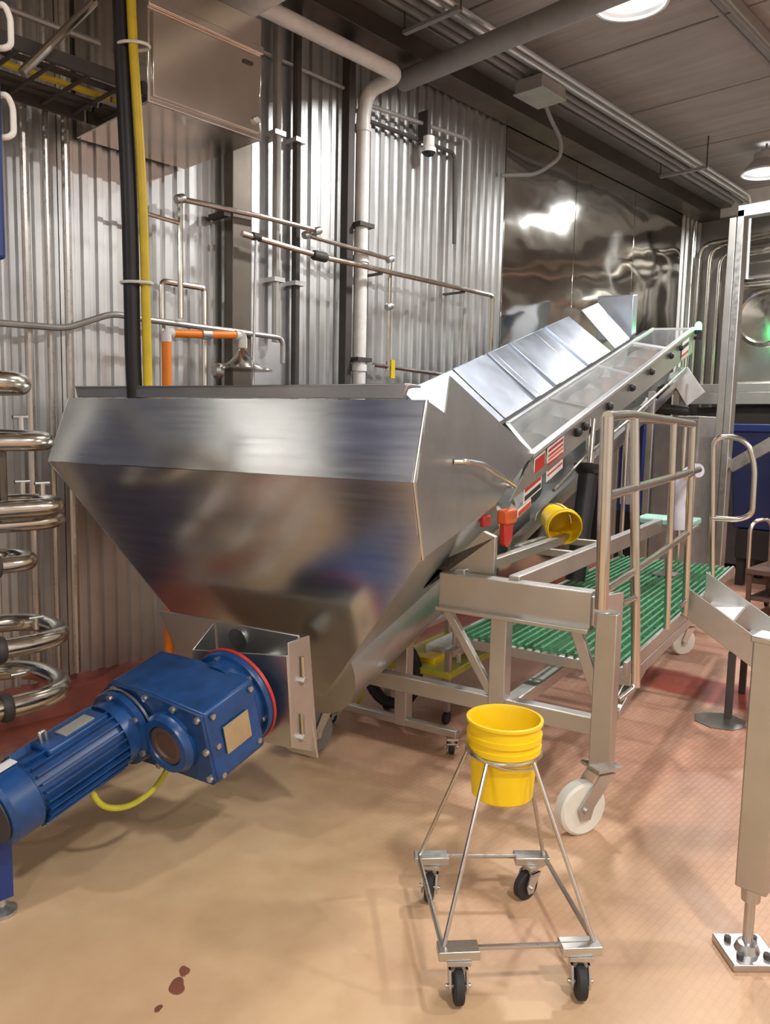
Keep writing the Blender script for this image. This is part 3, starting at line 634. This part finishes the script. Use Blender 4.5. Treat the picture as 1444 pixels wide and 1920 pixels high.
for p in ((2.64, 4.2, 2.95), (3.72, 4.2, 2.97), (3.66, 4.24, 2.94), (4.46, 4.2, 2.90), (4.46, 4.2, 2.55)):
    MB().lathe([(.024, -.03), (.028, -.02), (.028, .02), (.024, .03)], p, (1, 0, .4), 12).build('elbow', 'zinc', ua)
MB().obox((4.50, 4.19, 2.08), (.022, 0, 0), (0, .008, 0), (0, 0, .07)).build('tag', 'yellow_cable', ua)
MB().box((2.95, 4.2, 2.92), (3.0, 4.37, 2.95)).build('bracket', 'dark_iron', ua)
lb = thing('water_pipe', 'long lower water pipe sloping past the drain pipe to the wall end', 'pipe', (4.4, 4.15, 2.8))
MB().tube([(3.05, 4.15, 2.82), (3.7, 4.15, 2.79), (5.72, 4.15, 2.79), (5.72, 4.15, .4)], .019, 10, .04).build('run', 'steel_pipe', lb)
MB().lathe([(.03, -.06), (.034, -.05), (.034, .05), (.03, .06)], (3.70, 4.15, 2.79), (1, 0, 0), 14).build('union', 'dark_iron', lb)
MB().lathe([(.026, -.03), (.026, .03)], (3.16, 4.15, 2.82), (1, 0, 0), 12).build('elbow', 'dark_iron', lb)
for x in (4.3, 5.3): MB().box((x, 4.15, 2.76), (x+.03, 4.37, 2.775)).build('bracket', 'dark_iron', lb)
pipe('conduit', 'slim conduit with a rising kink low on the left ribbed wall', 'conduit', [(.6, 4.22, 2.10), (1.94, 4.22, 2.13), (2.21, 4.22, 2.24), (2.4, 4.22, 2.23), (3.44, 4.22, 2.22), (3.44, 4.22, 2.05)], .018, 'conduit')
pipe('water_pipe', 'short bridge shaped pipe above the orange shower arm', 'pipe', [(2.58, 4.31, 1.4), (2.58, 4.31, 2.48), (2.88, 4.31, 2.48), (2.88, 4.31, 1.4)], .019, 'steel_pipe', .03)
pipe('hand_pipe', 'level pipe right of the drain pipe just above the raised lids', 'pipe', [(4.30, 4.2, 2.10), (5.3, 4.2, 2.07)], .016, 'steel_pipe')
sh = thing('safety_shower', 'orange safety shower with a steel bell head beside the hopper', 'shower', (2.42, 4.0, 0))
MB().tube([(2.42, 4.0, .0), (2.42, 4.0, 2.10)], .027, 14).build('standpipe', 'orange', sh)
MB().tube([(2.44, 4.0, 2.14), (2.66, 4.0, 2.155)], .023, 12).build('arm', 'orange', sh); MB().tube([(2.70, 4.0, 2.158), (2.90, 4.0, 2.175)], .023, 12).build('arm', 'orange', sh)
MB().tube([(2.42, 4.0, 2.09), (2.42, 4.0, 2.14), (2.46, 4.0, 2.142)], .029, 12, .03).build('elbow', 'white', sh); MB().tube([(2.65, 4.0, 2.155), (2.71, 4.0, 2.158)], .03, 12).build('union', 'zinc', sh)
MB().tube([(2.89, 4.0, 2.174), (2.945, 4.0, 2.175), (2.945, 4.0, 2.10)], .028, 12, .03).build('elbow', 'white', sh)
MB().lathe([(.02, .145), (.028, .12), (.045, .09), (.085, .05), (.145, .022), (.178, .01), (.182, .0), (.0, -.004)], (2.945, 4.0, 1.965), n=36, caps=False).build('shower_head', 'steel_pipe', sh)
MB().tube([(2.96, 3.94, 1.2), (3.0, 3.94, 2.74)], .009, 8).build('pull_rod', 'zinc', sh)
MB().lathe([(.03, 0), (.05, .02), (.05, .04), (.02, .06)], (2.75, 4.02, 1.95), (1, 0, 0), 14).build('valve', 'zinc', sh)
# wall cabinet and its post
cb = thing('hung_cabinet', 'stainless cabinet hung high on the left wall with a bright reflecting front', 'cabinet', (2.43, 4.0, 3.18))
cbb = MB().prism([(2.09, 3.6, 3.18), (2.09, 4.36, 3.18), (2.09, 4.36, 4.0), (2.09, 3.6, 3.80)], (.685, 0, 0)).build('body', 'steel_cabinet', cb, bevel=.006)
MB().box((2.11, 3.585, 3.21), (2.755, 3.6, 3.60)).build('door', 'steel_cabinet', cb, bevel=.004)
MB().box((2.09, 3.58, 3.62), (2.775, 3.6, 3.66)).build('reflected_line', 'steel_cabinet', cb, bevel=.004)  # bright reflection of a conduit across the front, built as a raised strip
MB().lathe([(.02, 0), (.02, .015), (.012, .02)], (2.72, 3.585, 3.27), (0, -1, 0), 16).build('latch', 'zinc', cb)
MB().box((2.64, 3.575, 3.54), (2.70, 3.585, 3.555)).build('handle', 'dark_iron', cb)
tag(MB().box((3.05, 4.25, .15), (3.2, 4.34, 4.3)).build('support_post', 'dark_steel', bevel=.006), 'dark flat post behind the shower head, right of the wall cabinet', 'post')
# hose bundle hanging from the ceiling into the hopper
tag(MB().tube([(1.92, 3.51, 4.7), (1.88, 3.47, 3.5), (1.885, 3.42, 2.7), (1.91, 3.452, 1.9), (1.93, 3.465, 1.62)], .037, 14, .3).build('hanging_hose', 'black'), 'thick black hose hanging from the ceiling into the hopper', 'hose')
yh = tag(MB().tube([(1.915, 3.42, 4.7), (1.893, 3.405, 3.5), (1.925, 3.37, 2.7), (1.958, 3.405, 1.9), (1.968, 3.42, 1.62)], .021, 12, .3).build('hanging_hose', 'yellow_cable'), 'yellow hose running down beside the thick black hose', 'hose')
for z, s_ in ((3.32, 'upper'), (2.28, 'lower')):
    tag(MB().tube([Vector((1.913, 3.415, z))+Vector((.072*math.cos(t)*.69+.045*math.sin(t)*.72, -.072*math.cos(t)*.72+.045*math.sin(t)*.69, 0)) for t in [2*math.pi*i/20 for i in range(20)]], .007, 6, 0, True).build('cable_tie', 'white'), 'white tie around the hanging hoses, %s one' % s_, 'tie')
# pipes and tray at the far left
for x, r, s_ in ((1.77, .022, 'leftmost'), (1.885, .016, 'middle'), (1.99, .022, 'rightmost')):
    pipe('riser_pipe', 'thin brownish riser on the left ribbed wall, %s of three' % s_, 'pipe', [(x, 4.28, .2), (x, 4.28, 4.3)], r, 'steel_rod', group='risers on the left wall')
ty = thing('cable_tray', 'dark cable tray with rungs and yellow cables at top left', 'cable tray', (1.8, 3.9, 3.25))
MB().beam((.6, 3.68, 3.27), (2.08, 3.68, 3.27), .02, .06).build('side_rail', 'dark_iron', ty); MB().beam((.6, 4.25, 3.27), (2.08, 4.25, 3.27), .02, .06).build('side_rail', 'dark_iron', ty)
for k in range(9): MB().tube([(.7+k*.165, 3.68, 3.26), (.7+k*.165, 4.25, 3.26)], .01, 8).build('rung', 'dark_iron', ty)
for k, y in enumerate((3.76, 3.86, 3.98, 4.1, 4.18)):
    MB().tube([(.6, y, 3.29), (1.6, y+.01, 3.295), (2.08, y, 3.29)], .016, 8).build('cable', 'yellow_cable' if k == 2 else 'dark_iron', ty)
for z in (3.42, 3.55): MB().tube([(.8, 4.0, z), (2.05, 4.0, z)], .018, 8).build('conduit_run', 'conduit', ty)
pipe('brace_pipe', 'pale diagonal brace pipe crossing in front of the cable tray', 'pipe', [(1.49, 3.6, 3.12), (1.83, 3.6, 3.54), (1.87, 3.75, 3.6)], .02, 'steel_pipe', .03)
# sanitary pipe manifold
mf = thing('pipe_manifold', 'manifold of polished steel U bend pipes at the left edge', 'manifold', (1.1, 3.4, 0))
def ubend(z, x, y0, y1, r, z1=None, n='u_bend'):
    z1 = z if z1 is None else z1; e = (y1-y0)*.5
    MB().tube([(.3, y0, z), (x, y0, z), (x, y1, z1), (.3, y1, z1)], r, 20, e, seg=10).build(n, 'steel_pipe', mf)
    for yy, zz_ in ((y0, z), (y1, z1)):
        MB().lathe([(r+.012, -.018), (r+.016, -.008), (r+.016, .008), (r+.012, .018)], (1.17, yy, zz_), (1, 0, 0), 20).build('clamp', 'dark_iron', mf)
ubend(1.785, 1.35, 3.25, 3.6, .046); ubend(1.55, 1.44, 3.25, 3.55, .038, 1.56); ubend(1.28, 1.47, 3.25, 3.5, .038); ubend(1.205, 1.54, 3.35, 3.7, .033); ubend(1.06, 1.34, 3.22, 3.45, .034)
ubend(.725, 1.48, 3.2, 3.62, .040); ubend(.50, 1.47, 3.15, 3.66, .043)
MB().box((1.0, 3.38, .02), (1.06, 3.44, 2.1)).build('stand', 'steel_frame', mf, bevel=.004)
for z in (.62, .9, 1.13, 1.42, 1.66): MB().box((.99, 3.18, z), (1.05, 3.64, z+.03)).build('bracket', 'dark_iron', mf)
for (x, z) in ((1.30, 1.60), (1.38, 1.33), (1.30, 1.34), (1.34, .77), (1.26, .545)):
    MB().tube([(x, 3.25, z), (x, 3.25, z+.05)], .012, 8).build('fitting', 'zinc', mf); MB().tube([(x-.03, 3.25, z+.05), (x+.03, 3.25, z+.05)], .008, 8).build('fitting_lever', 'zinc', mf)
MB().tube([(1.24, 3.3, 1.58), (1.24, 3.3, 1.25)], .02, 10).build('link', 'dark_steel', mf)
# blue cabinet at the left edge
bc = thing('blue_cabinet', 'tall blue cabinet with two white loop handles at the left edge', 'cabinet', (.7, 2.7, 0))
MB().box((.45, 2.5, 2.12), (.975, 2.95, 3.3)).build('upper_body', 'blue_panel', bc, bevel=.01)
MB().box((.45, 2.55, .28), (.80, 2.95, 2.12)).build('lower_body', 'navy', bc, bevel=.01)
for z in (2.785, 2.535): MB().tube([(.975, 2.52, z+.06), (.99, 2.50, z+.06), (1.006, 2.5, z+.03), (1.006, 2.5, z-.045), (.99, 2.5, z-.06), (.975, 2.52, z-.06)], .009, 10, .025).build('loop_handle', 'white', bc)
for (x, y) in ((.93, 2.6), (.5, 2.6), (.75, 2.9), (.5, 2.9)):
    MB().beam((x, y, .06), (x, y, .34), .06, .06).build('leg', 'blue_panel', bc); MB().lathe([(.05, 0), (.05, .012), (.018, .03), (.018, .07)], (x, y, 0), n=16).build('foot', 'zinc', bc)
MB().box((.60, 2.56, .28), (.97, 2.64, .34)).build('outrigger', 'blue_panel', bc)

# ================================================================== CEILING RUNS
for y, z, r, mt, s_ in ((3.50, 4.42, .019, 'alu', 'brightest, nearest to the viewer'), (3.60, 4.44, .019, 'alu', 'second from the viewer'), (3.70, 4.50, .022, 'grey_pipe', 'dark, in the middle'), (3.79, 4.50, .022, 'grey_pipe', 'dark, next to the junction box'), (3.90, 4.52, .026, 'grey_pipe', 'thick dark, close to the wall')):
    pipe('ceiling_conduit', 'ceiling conduit along the back wall, %s' % s_, 'conduit', [(-5.5, y, z), (9.9, y, z), (9.95, y, 3.4)] if y < 3.55 else [(-5.5, y, z), (10.4, y, z)], r, mt, .15, group='ceiling conduits')
for x in (4.3, 8.45): 
    h = thing('conduit_hanger', 'strut hanger under the ceiling conduits %s' % {2.2: 'above the wall cabinet', 4.3: 'beside the dark grey pipe', 6.45: 'right of the junction box', 8.45: 'near the right lamp', 9.7: 'at the far corner'}[x], 'hanger', (x, 3.7, 4.4))
    MB().box((x-.02, 3.46, 4.375), (x+.02, 3.96, 4.40)).build('strut', 'grey_pipe', h)
    for y in (3.46, 3.96): MB().tube([(x, y, 4.38), (x, y, 4.7)], .007, 6).build('hanger_rod', 'dark_iron', h)
jx = thing('junction_box', 'grey junction box among the ceiling conduits', 'box', (5.75, 3.75, 4.33))
MB().box((5.55, 3.62, 4.34), (5.9, 3.88, 4.44)).build('body', 'conduit', jx, bevel=.006)
MB().box((5.54, 3.61, 4.325), (5.91, 3.89, 4.34)).build('lid', 'conduit', jx, bevel=.004)
pipe('conduit', 'curved conduit hooking down from the junction box to the mirror sheet', 'conduit', [(5.85, 3.80, 4.38), (6.2, 3.95, 4.36), (6.48, 4.0, 4.26), (6.52, 4.02, 4.12), (6.42, 4.2, 3.98), (6.1, 4.38, 3.93)], .018, 'grey_pipe', .1)
for y, s_ in ((2.42, 'left'), (2.34, 'right')):
    pipe('ceiling_conduit', 'conduit running under the planks at the top right corner, %s of two' % s_, 'conduit', [(-5, y, 4.6), (10.4, y-.05, 4.6)], .016, 'grey_pipe', group='top right conduits')
tag(MB().box((-5, 2.27, 4.6), (10.4, 2.31, 4.68)).build('ceiling_channel', 'conduit', bevel=.003), 'pale channel beside the two conduits at the top right corner', 'channel')

# ================================================================== RIGHT BACKGROUND
fr = thing('tall_frame', 'tall aluminium gate frame standing behind the steps at the right', 'frame', (7.0, 2.57, 0))
MB().box((6.95, 2.50, 0), (7.05, 2.56, 3.50)).build('post', 'zinc', fr, bevel=.006); MB().box((6.99, 2.575, 0), (7.09, 2.64, 3.46)).build('post', 'steel_frame', fr, bevel=.006)
MB().box((6.95, .3, 3.44), (7.05, 2.56, 3.54)).build('top_bar', 'zinc', fr, bevel=.006)
MB().box((6.95, .25, 0), (7.05, .33, 3.5)).build('post', 'zinc', fr, bevel=.006)
MB().beam((7.02, 2.50, 1.35), (7.02, 1.6, 1.95), .05, .10).build('diagonal_brace', 'zinc', fr)
for i, (y, z, x) in enumerate(((4.27, 4.05, 10.38), (4.12, 4.0, 10.36), (3.98, 3.9, 10.34))):
    pipe('corner_pipe', 'bent steel pipe in the far corner, %s of three' % ('left', 'middle', 'right')[i], 'pipe', [(x, y, .2), (x, y, z), (x, y-.9, z+.03), (x, -2, z+.03)], .03, 'steel_pipe', .18, 12, group='corner pipes')
for i, y in enumerate((4.33, 3.86)):
    pipe('corner_pipe', ('slim straight riser in the far corner against the ribbed strip', 'dark straight riser right of the bent corner pipes')[i], 'pipe', [(10.3, y, .2), (10.3, y, 4.3)], (.02, .03)[i], ('steel_pipe', 'dark_iron')[i])
hp = thing('header_pipe', 'fat level header pipe on the far right wall under the ceiling', 'pipe', (10.2, 2.5, 3.78))
MB().tube([(10.25, 3.75, .3), (10.25, 3.75, 3.85), (10.25, -2, 3.85)], .06, 14, .2).build('run', 'steel_pipe', hp)
for y in (3.3, 2.0): MB().box((10.22, y, 3.76), (10.57, y+.04, 3.79)).build('bracket', 'dark_iron', hp)
vs_ = thing('steel_vessel', 'polished steel vessel with a round hatch by the far right wall', 'vessel', (9.9, 3.0, 0))
MB().box((9.75, 2.2, 2.2), (10.35, 3.62, 3.45)).build('body', 'steel_cabinet', vs_, bevel=.05)
MB().lathe([(.32, 0), (.34, .02), (.34, .05), (.30, .06), (.28, .03), (.0, .05)], (9.75, 3.18, 2.98), (-1, 0, 0), 36, False).build('hatch', 'steel_pipe', vs_)
MB().tube([(9.68, 3.55, 2.62), (9.68, 3.55, 3.36), (9.68, 2.6, 3.36)], .03, 10, .12).build('hatch_frame', 'steel_pipe', vs_)
MB().box((9.6, 2.2, 2.12), (10.4, 4.1, 2.22)).build('shelf_beam', 'steel_frame', vs_, bevel=.004)
MB().box((9.6, 2.2, 1.98), (9.64, 4.1, 2.12)).build('shelf_skirt', 'steel_frame', vs_, bevel=.004)
for y in (4.0, 2.3): MB().box((9.65, y, 0), (9.75, y+.08, 2.0)).build('leg', 'steel_frame', vs_)
MB().box((9.8, 2.3, .05), (10.4, 3.95, 1.95)).build('dark_housing', 'dark_iron', vs_, bevel=.01)
bb = thing('blue_tote', 'dark blue bulk bin beyond the tall frame at the right', 'bin', (9.0, 2.7, 0))
MB().prism([(8.75, 2.1, .62), (8.75, 3.05, .62), (8.70, 3.12, 1.72), (8.70, 2.05, 1.72)], (.75, 0, 0)).build('bin_body', 'navy', bb, bevel=.02)
MB().box((8.68, 2.02, 1.66), (9.5, 3.15, 1.74)).build('bin_rim', 'blue_panel', bb, bevel=.01)
for (x, y) in ((8.8, 2.2), (8.8, 2.95), (9.4, 2.2), (9.4, 2.95)): MB().box((x-.04, y-.04, 0), (x+.04, y+.04, .62)).build('leg', 'black', bb)
MB().box((8.72, 2.15, .30), (9.45, 3.0, .62)).build('base', 'black', bb, bevel=.01)
gt = thing('blue_panel_door', 'blue door panel behind the guard rail under the conveyor', 'panel', (8.6, 4.1, 0))
MB().box((8.45, 3.98, .72), (8.52, 4.30, 1.9)).build('panel', 'blue_panel', gt, bevel=.006); MB().box((8.45, 3.98, .02), (8.52, 4.30, .72)).build('kick_panel', 'black', gt, bevel=.006)
MB().box((8.44, 4.05, .8), (8.452, 4.22, 1.55)).build('window', 'bag', gt, bevel=.004)
gc = thing('grey_cabinet', 'pale grey standing cabinet seen through the guard rail', 'cabinet', (8.9, 3.65, 0))
MB().box((8.6, 3.42, .1), (9.2, 3.93, 1.82)).build('body', 'grey_curtain', gc, bevel=.01)
for y in (3.43, 3.68): MB().box((8.585, y, .14), (8.6, y+.235, 1.78)).build('door', 'grey_curtain', gc, bevel=.004)
MB().box((8.62, 3.44, 0), (9.18, 3.91, .1)).build('plinth', 'black', gc)
ty2 = thing('teal_tray', 'shallow teal tray on a post beyond the deck end', 'tray', (5.85, 1.25, 1.0), MF)
MB().box((5.72, 1.05, .985), (6.02, 1.45, 1.03)).build('tray_body', 'teal', ty2, MF, bevel=.01); MB().beam((5.9, 1.25, .61), (5.9, 1.25, .985), .03, .03).build('post', 'steel_frame', ty2, MF)
MB().box((5.82, 1.17, .605), (5.98, 1.33, .615)).build('base_plate', 'steel_frame', ty2, MF)
tag(MB().tube([(4.95, .90, 1.42), (5.0, .95, 1.41), (5.0, 1.0, 1.34), (5.0, 1.015, 1.22), (5.0, 1.0, 1.05)], .042, 14, .05).build('hanging_sleeve', 'bag', None, MF), 'pale lilac sleeve hanging over the end of the guard rail', 'sleeve')
gl = thing('signal_light', 'small glowing green signal light at the conveyor top', 'light', (8.95, 1.72, 2.62), MF)
MB().lathe([(.035, 0), (.035, .06), (.02, .085), (0, .09)], (8.95, 1.72, 2.72), n=20, caps=False).build('lens', 'green_light', gl, MF)
MB().lathe([(.04, 0), (.04, .10)], (8.95, 1.72, 2.62), n=16).build('base', 'black', gl, MF)
MB().beam((8.84, 1.75, 2.66), (8.95, 1.72, 2.66), .02, .02).build('arm', 'steel_frame', gl, MF)
gld = bpy.data.lights.new('signal_glow', 'POINT'); gld.energy = 1.2; gld.color = (.05, 1, .25); gld.shadow_soft_size = .04
glo = bpy.data.objects.new('signal_glow', gld); C.objects.link(glo); glo.parent = gl; glo.location = (.02, -.07, .15)
tr_ = thing('push_cart', 'small brown metal push cart with a hoop handle at the right edge', 'cart', (7.6, 2.2, 0))
MB().box((7.35, 1.95, .38), (7.95, 2.42, .43)).build('deck', 'brown', tr_, bevel=.006); MB().box((7.38, 1.98, .14), (7.92, 2.40, .17)).build('shelf', 'brown', tr_, bevel=.004)
for (x, y) in ((7.38, 1.98), (7.38, 2.39), (7.92, 1.98), (7.92, 2.39)):
    MB().beam((x, y, .08), (x, y, .40), .035, .035).build('leg', 'brown', tr_); MB().lathe([(.045, -.015), (.045, .015)], (x, y, .045), (0, 1, 0), 16).build('wheel', 'rubber', tr_)
MB().tube([(7.38, 2.41, .42), (7.36, 2.41, .86), (7.6, 2.30, .88), (7.62, 2.30, .42)], .018, 10, .12).build('hoop_handle', 'steel_pipe', tr_)

# ================================================================== SPILLS ON THE FLOOR
def spill(label, c, r, st, ang, seed):
    rnd = random.Random(seed); n = 22; vs = []; fs = []; ph = rnd.random()*6
    for k in range(n):
        a = 2*math.pi*k/n; q = r*(1+.18*math.sin(2*a+ph)+.1*math.sin(3*a+2*ph)); x, y = q*st*math.cos(a), q*math.sin(a)
        vs.append((c[0]+x*math.cos(ang)-y*math.sin(ang), c[1]+x*math.sin(ang)+y*math.cos(ang), .0))
    top = [(c[0]+(v[0]-c[0])*.9, c[1]+(v[1]-c[1])*.9, .002) for v in vs]
    mb = MB(); mb.add(vs+top, [tuple(range(n, 2*n))]+[(i, (i+1) % n, (i+1) % n+n, i+n) for i in range(n)])
    tag(mb.build('spill', 'spill_brown'), label, 'spill', 'spills on the tan floor')
plain('spill_brown', (.20, .075, .045), .3)
spill('largest brown spill on the tan floor at the lower left', (1.155, 1.885), .026, 1.25, .75, 1)
spill('middle brown spill on the tan floor, behind the largest one', (1.205, 1.925), .015, 1.7, .75, 2)
spill('smallest round brown spill on the tan floor near the bottom edge', (1.07, 1.845), .011, 1.2, .4, 3)
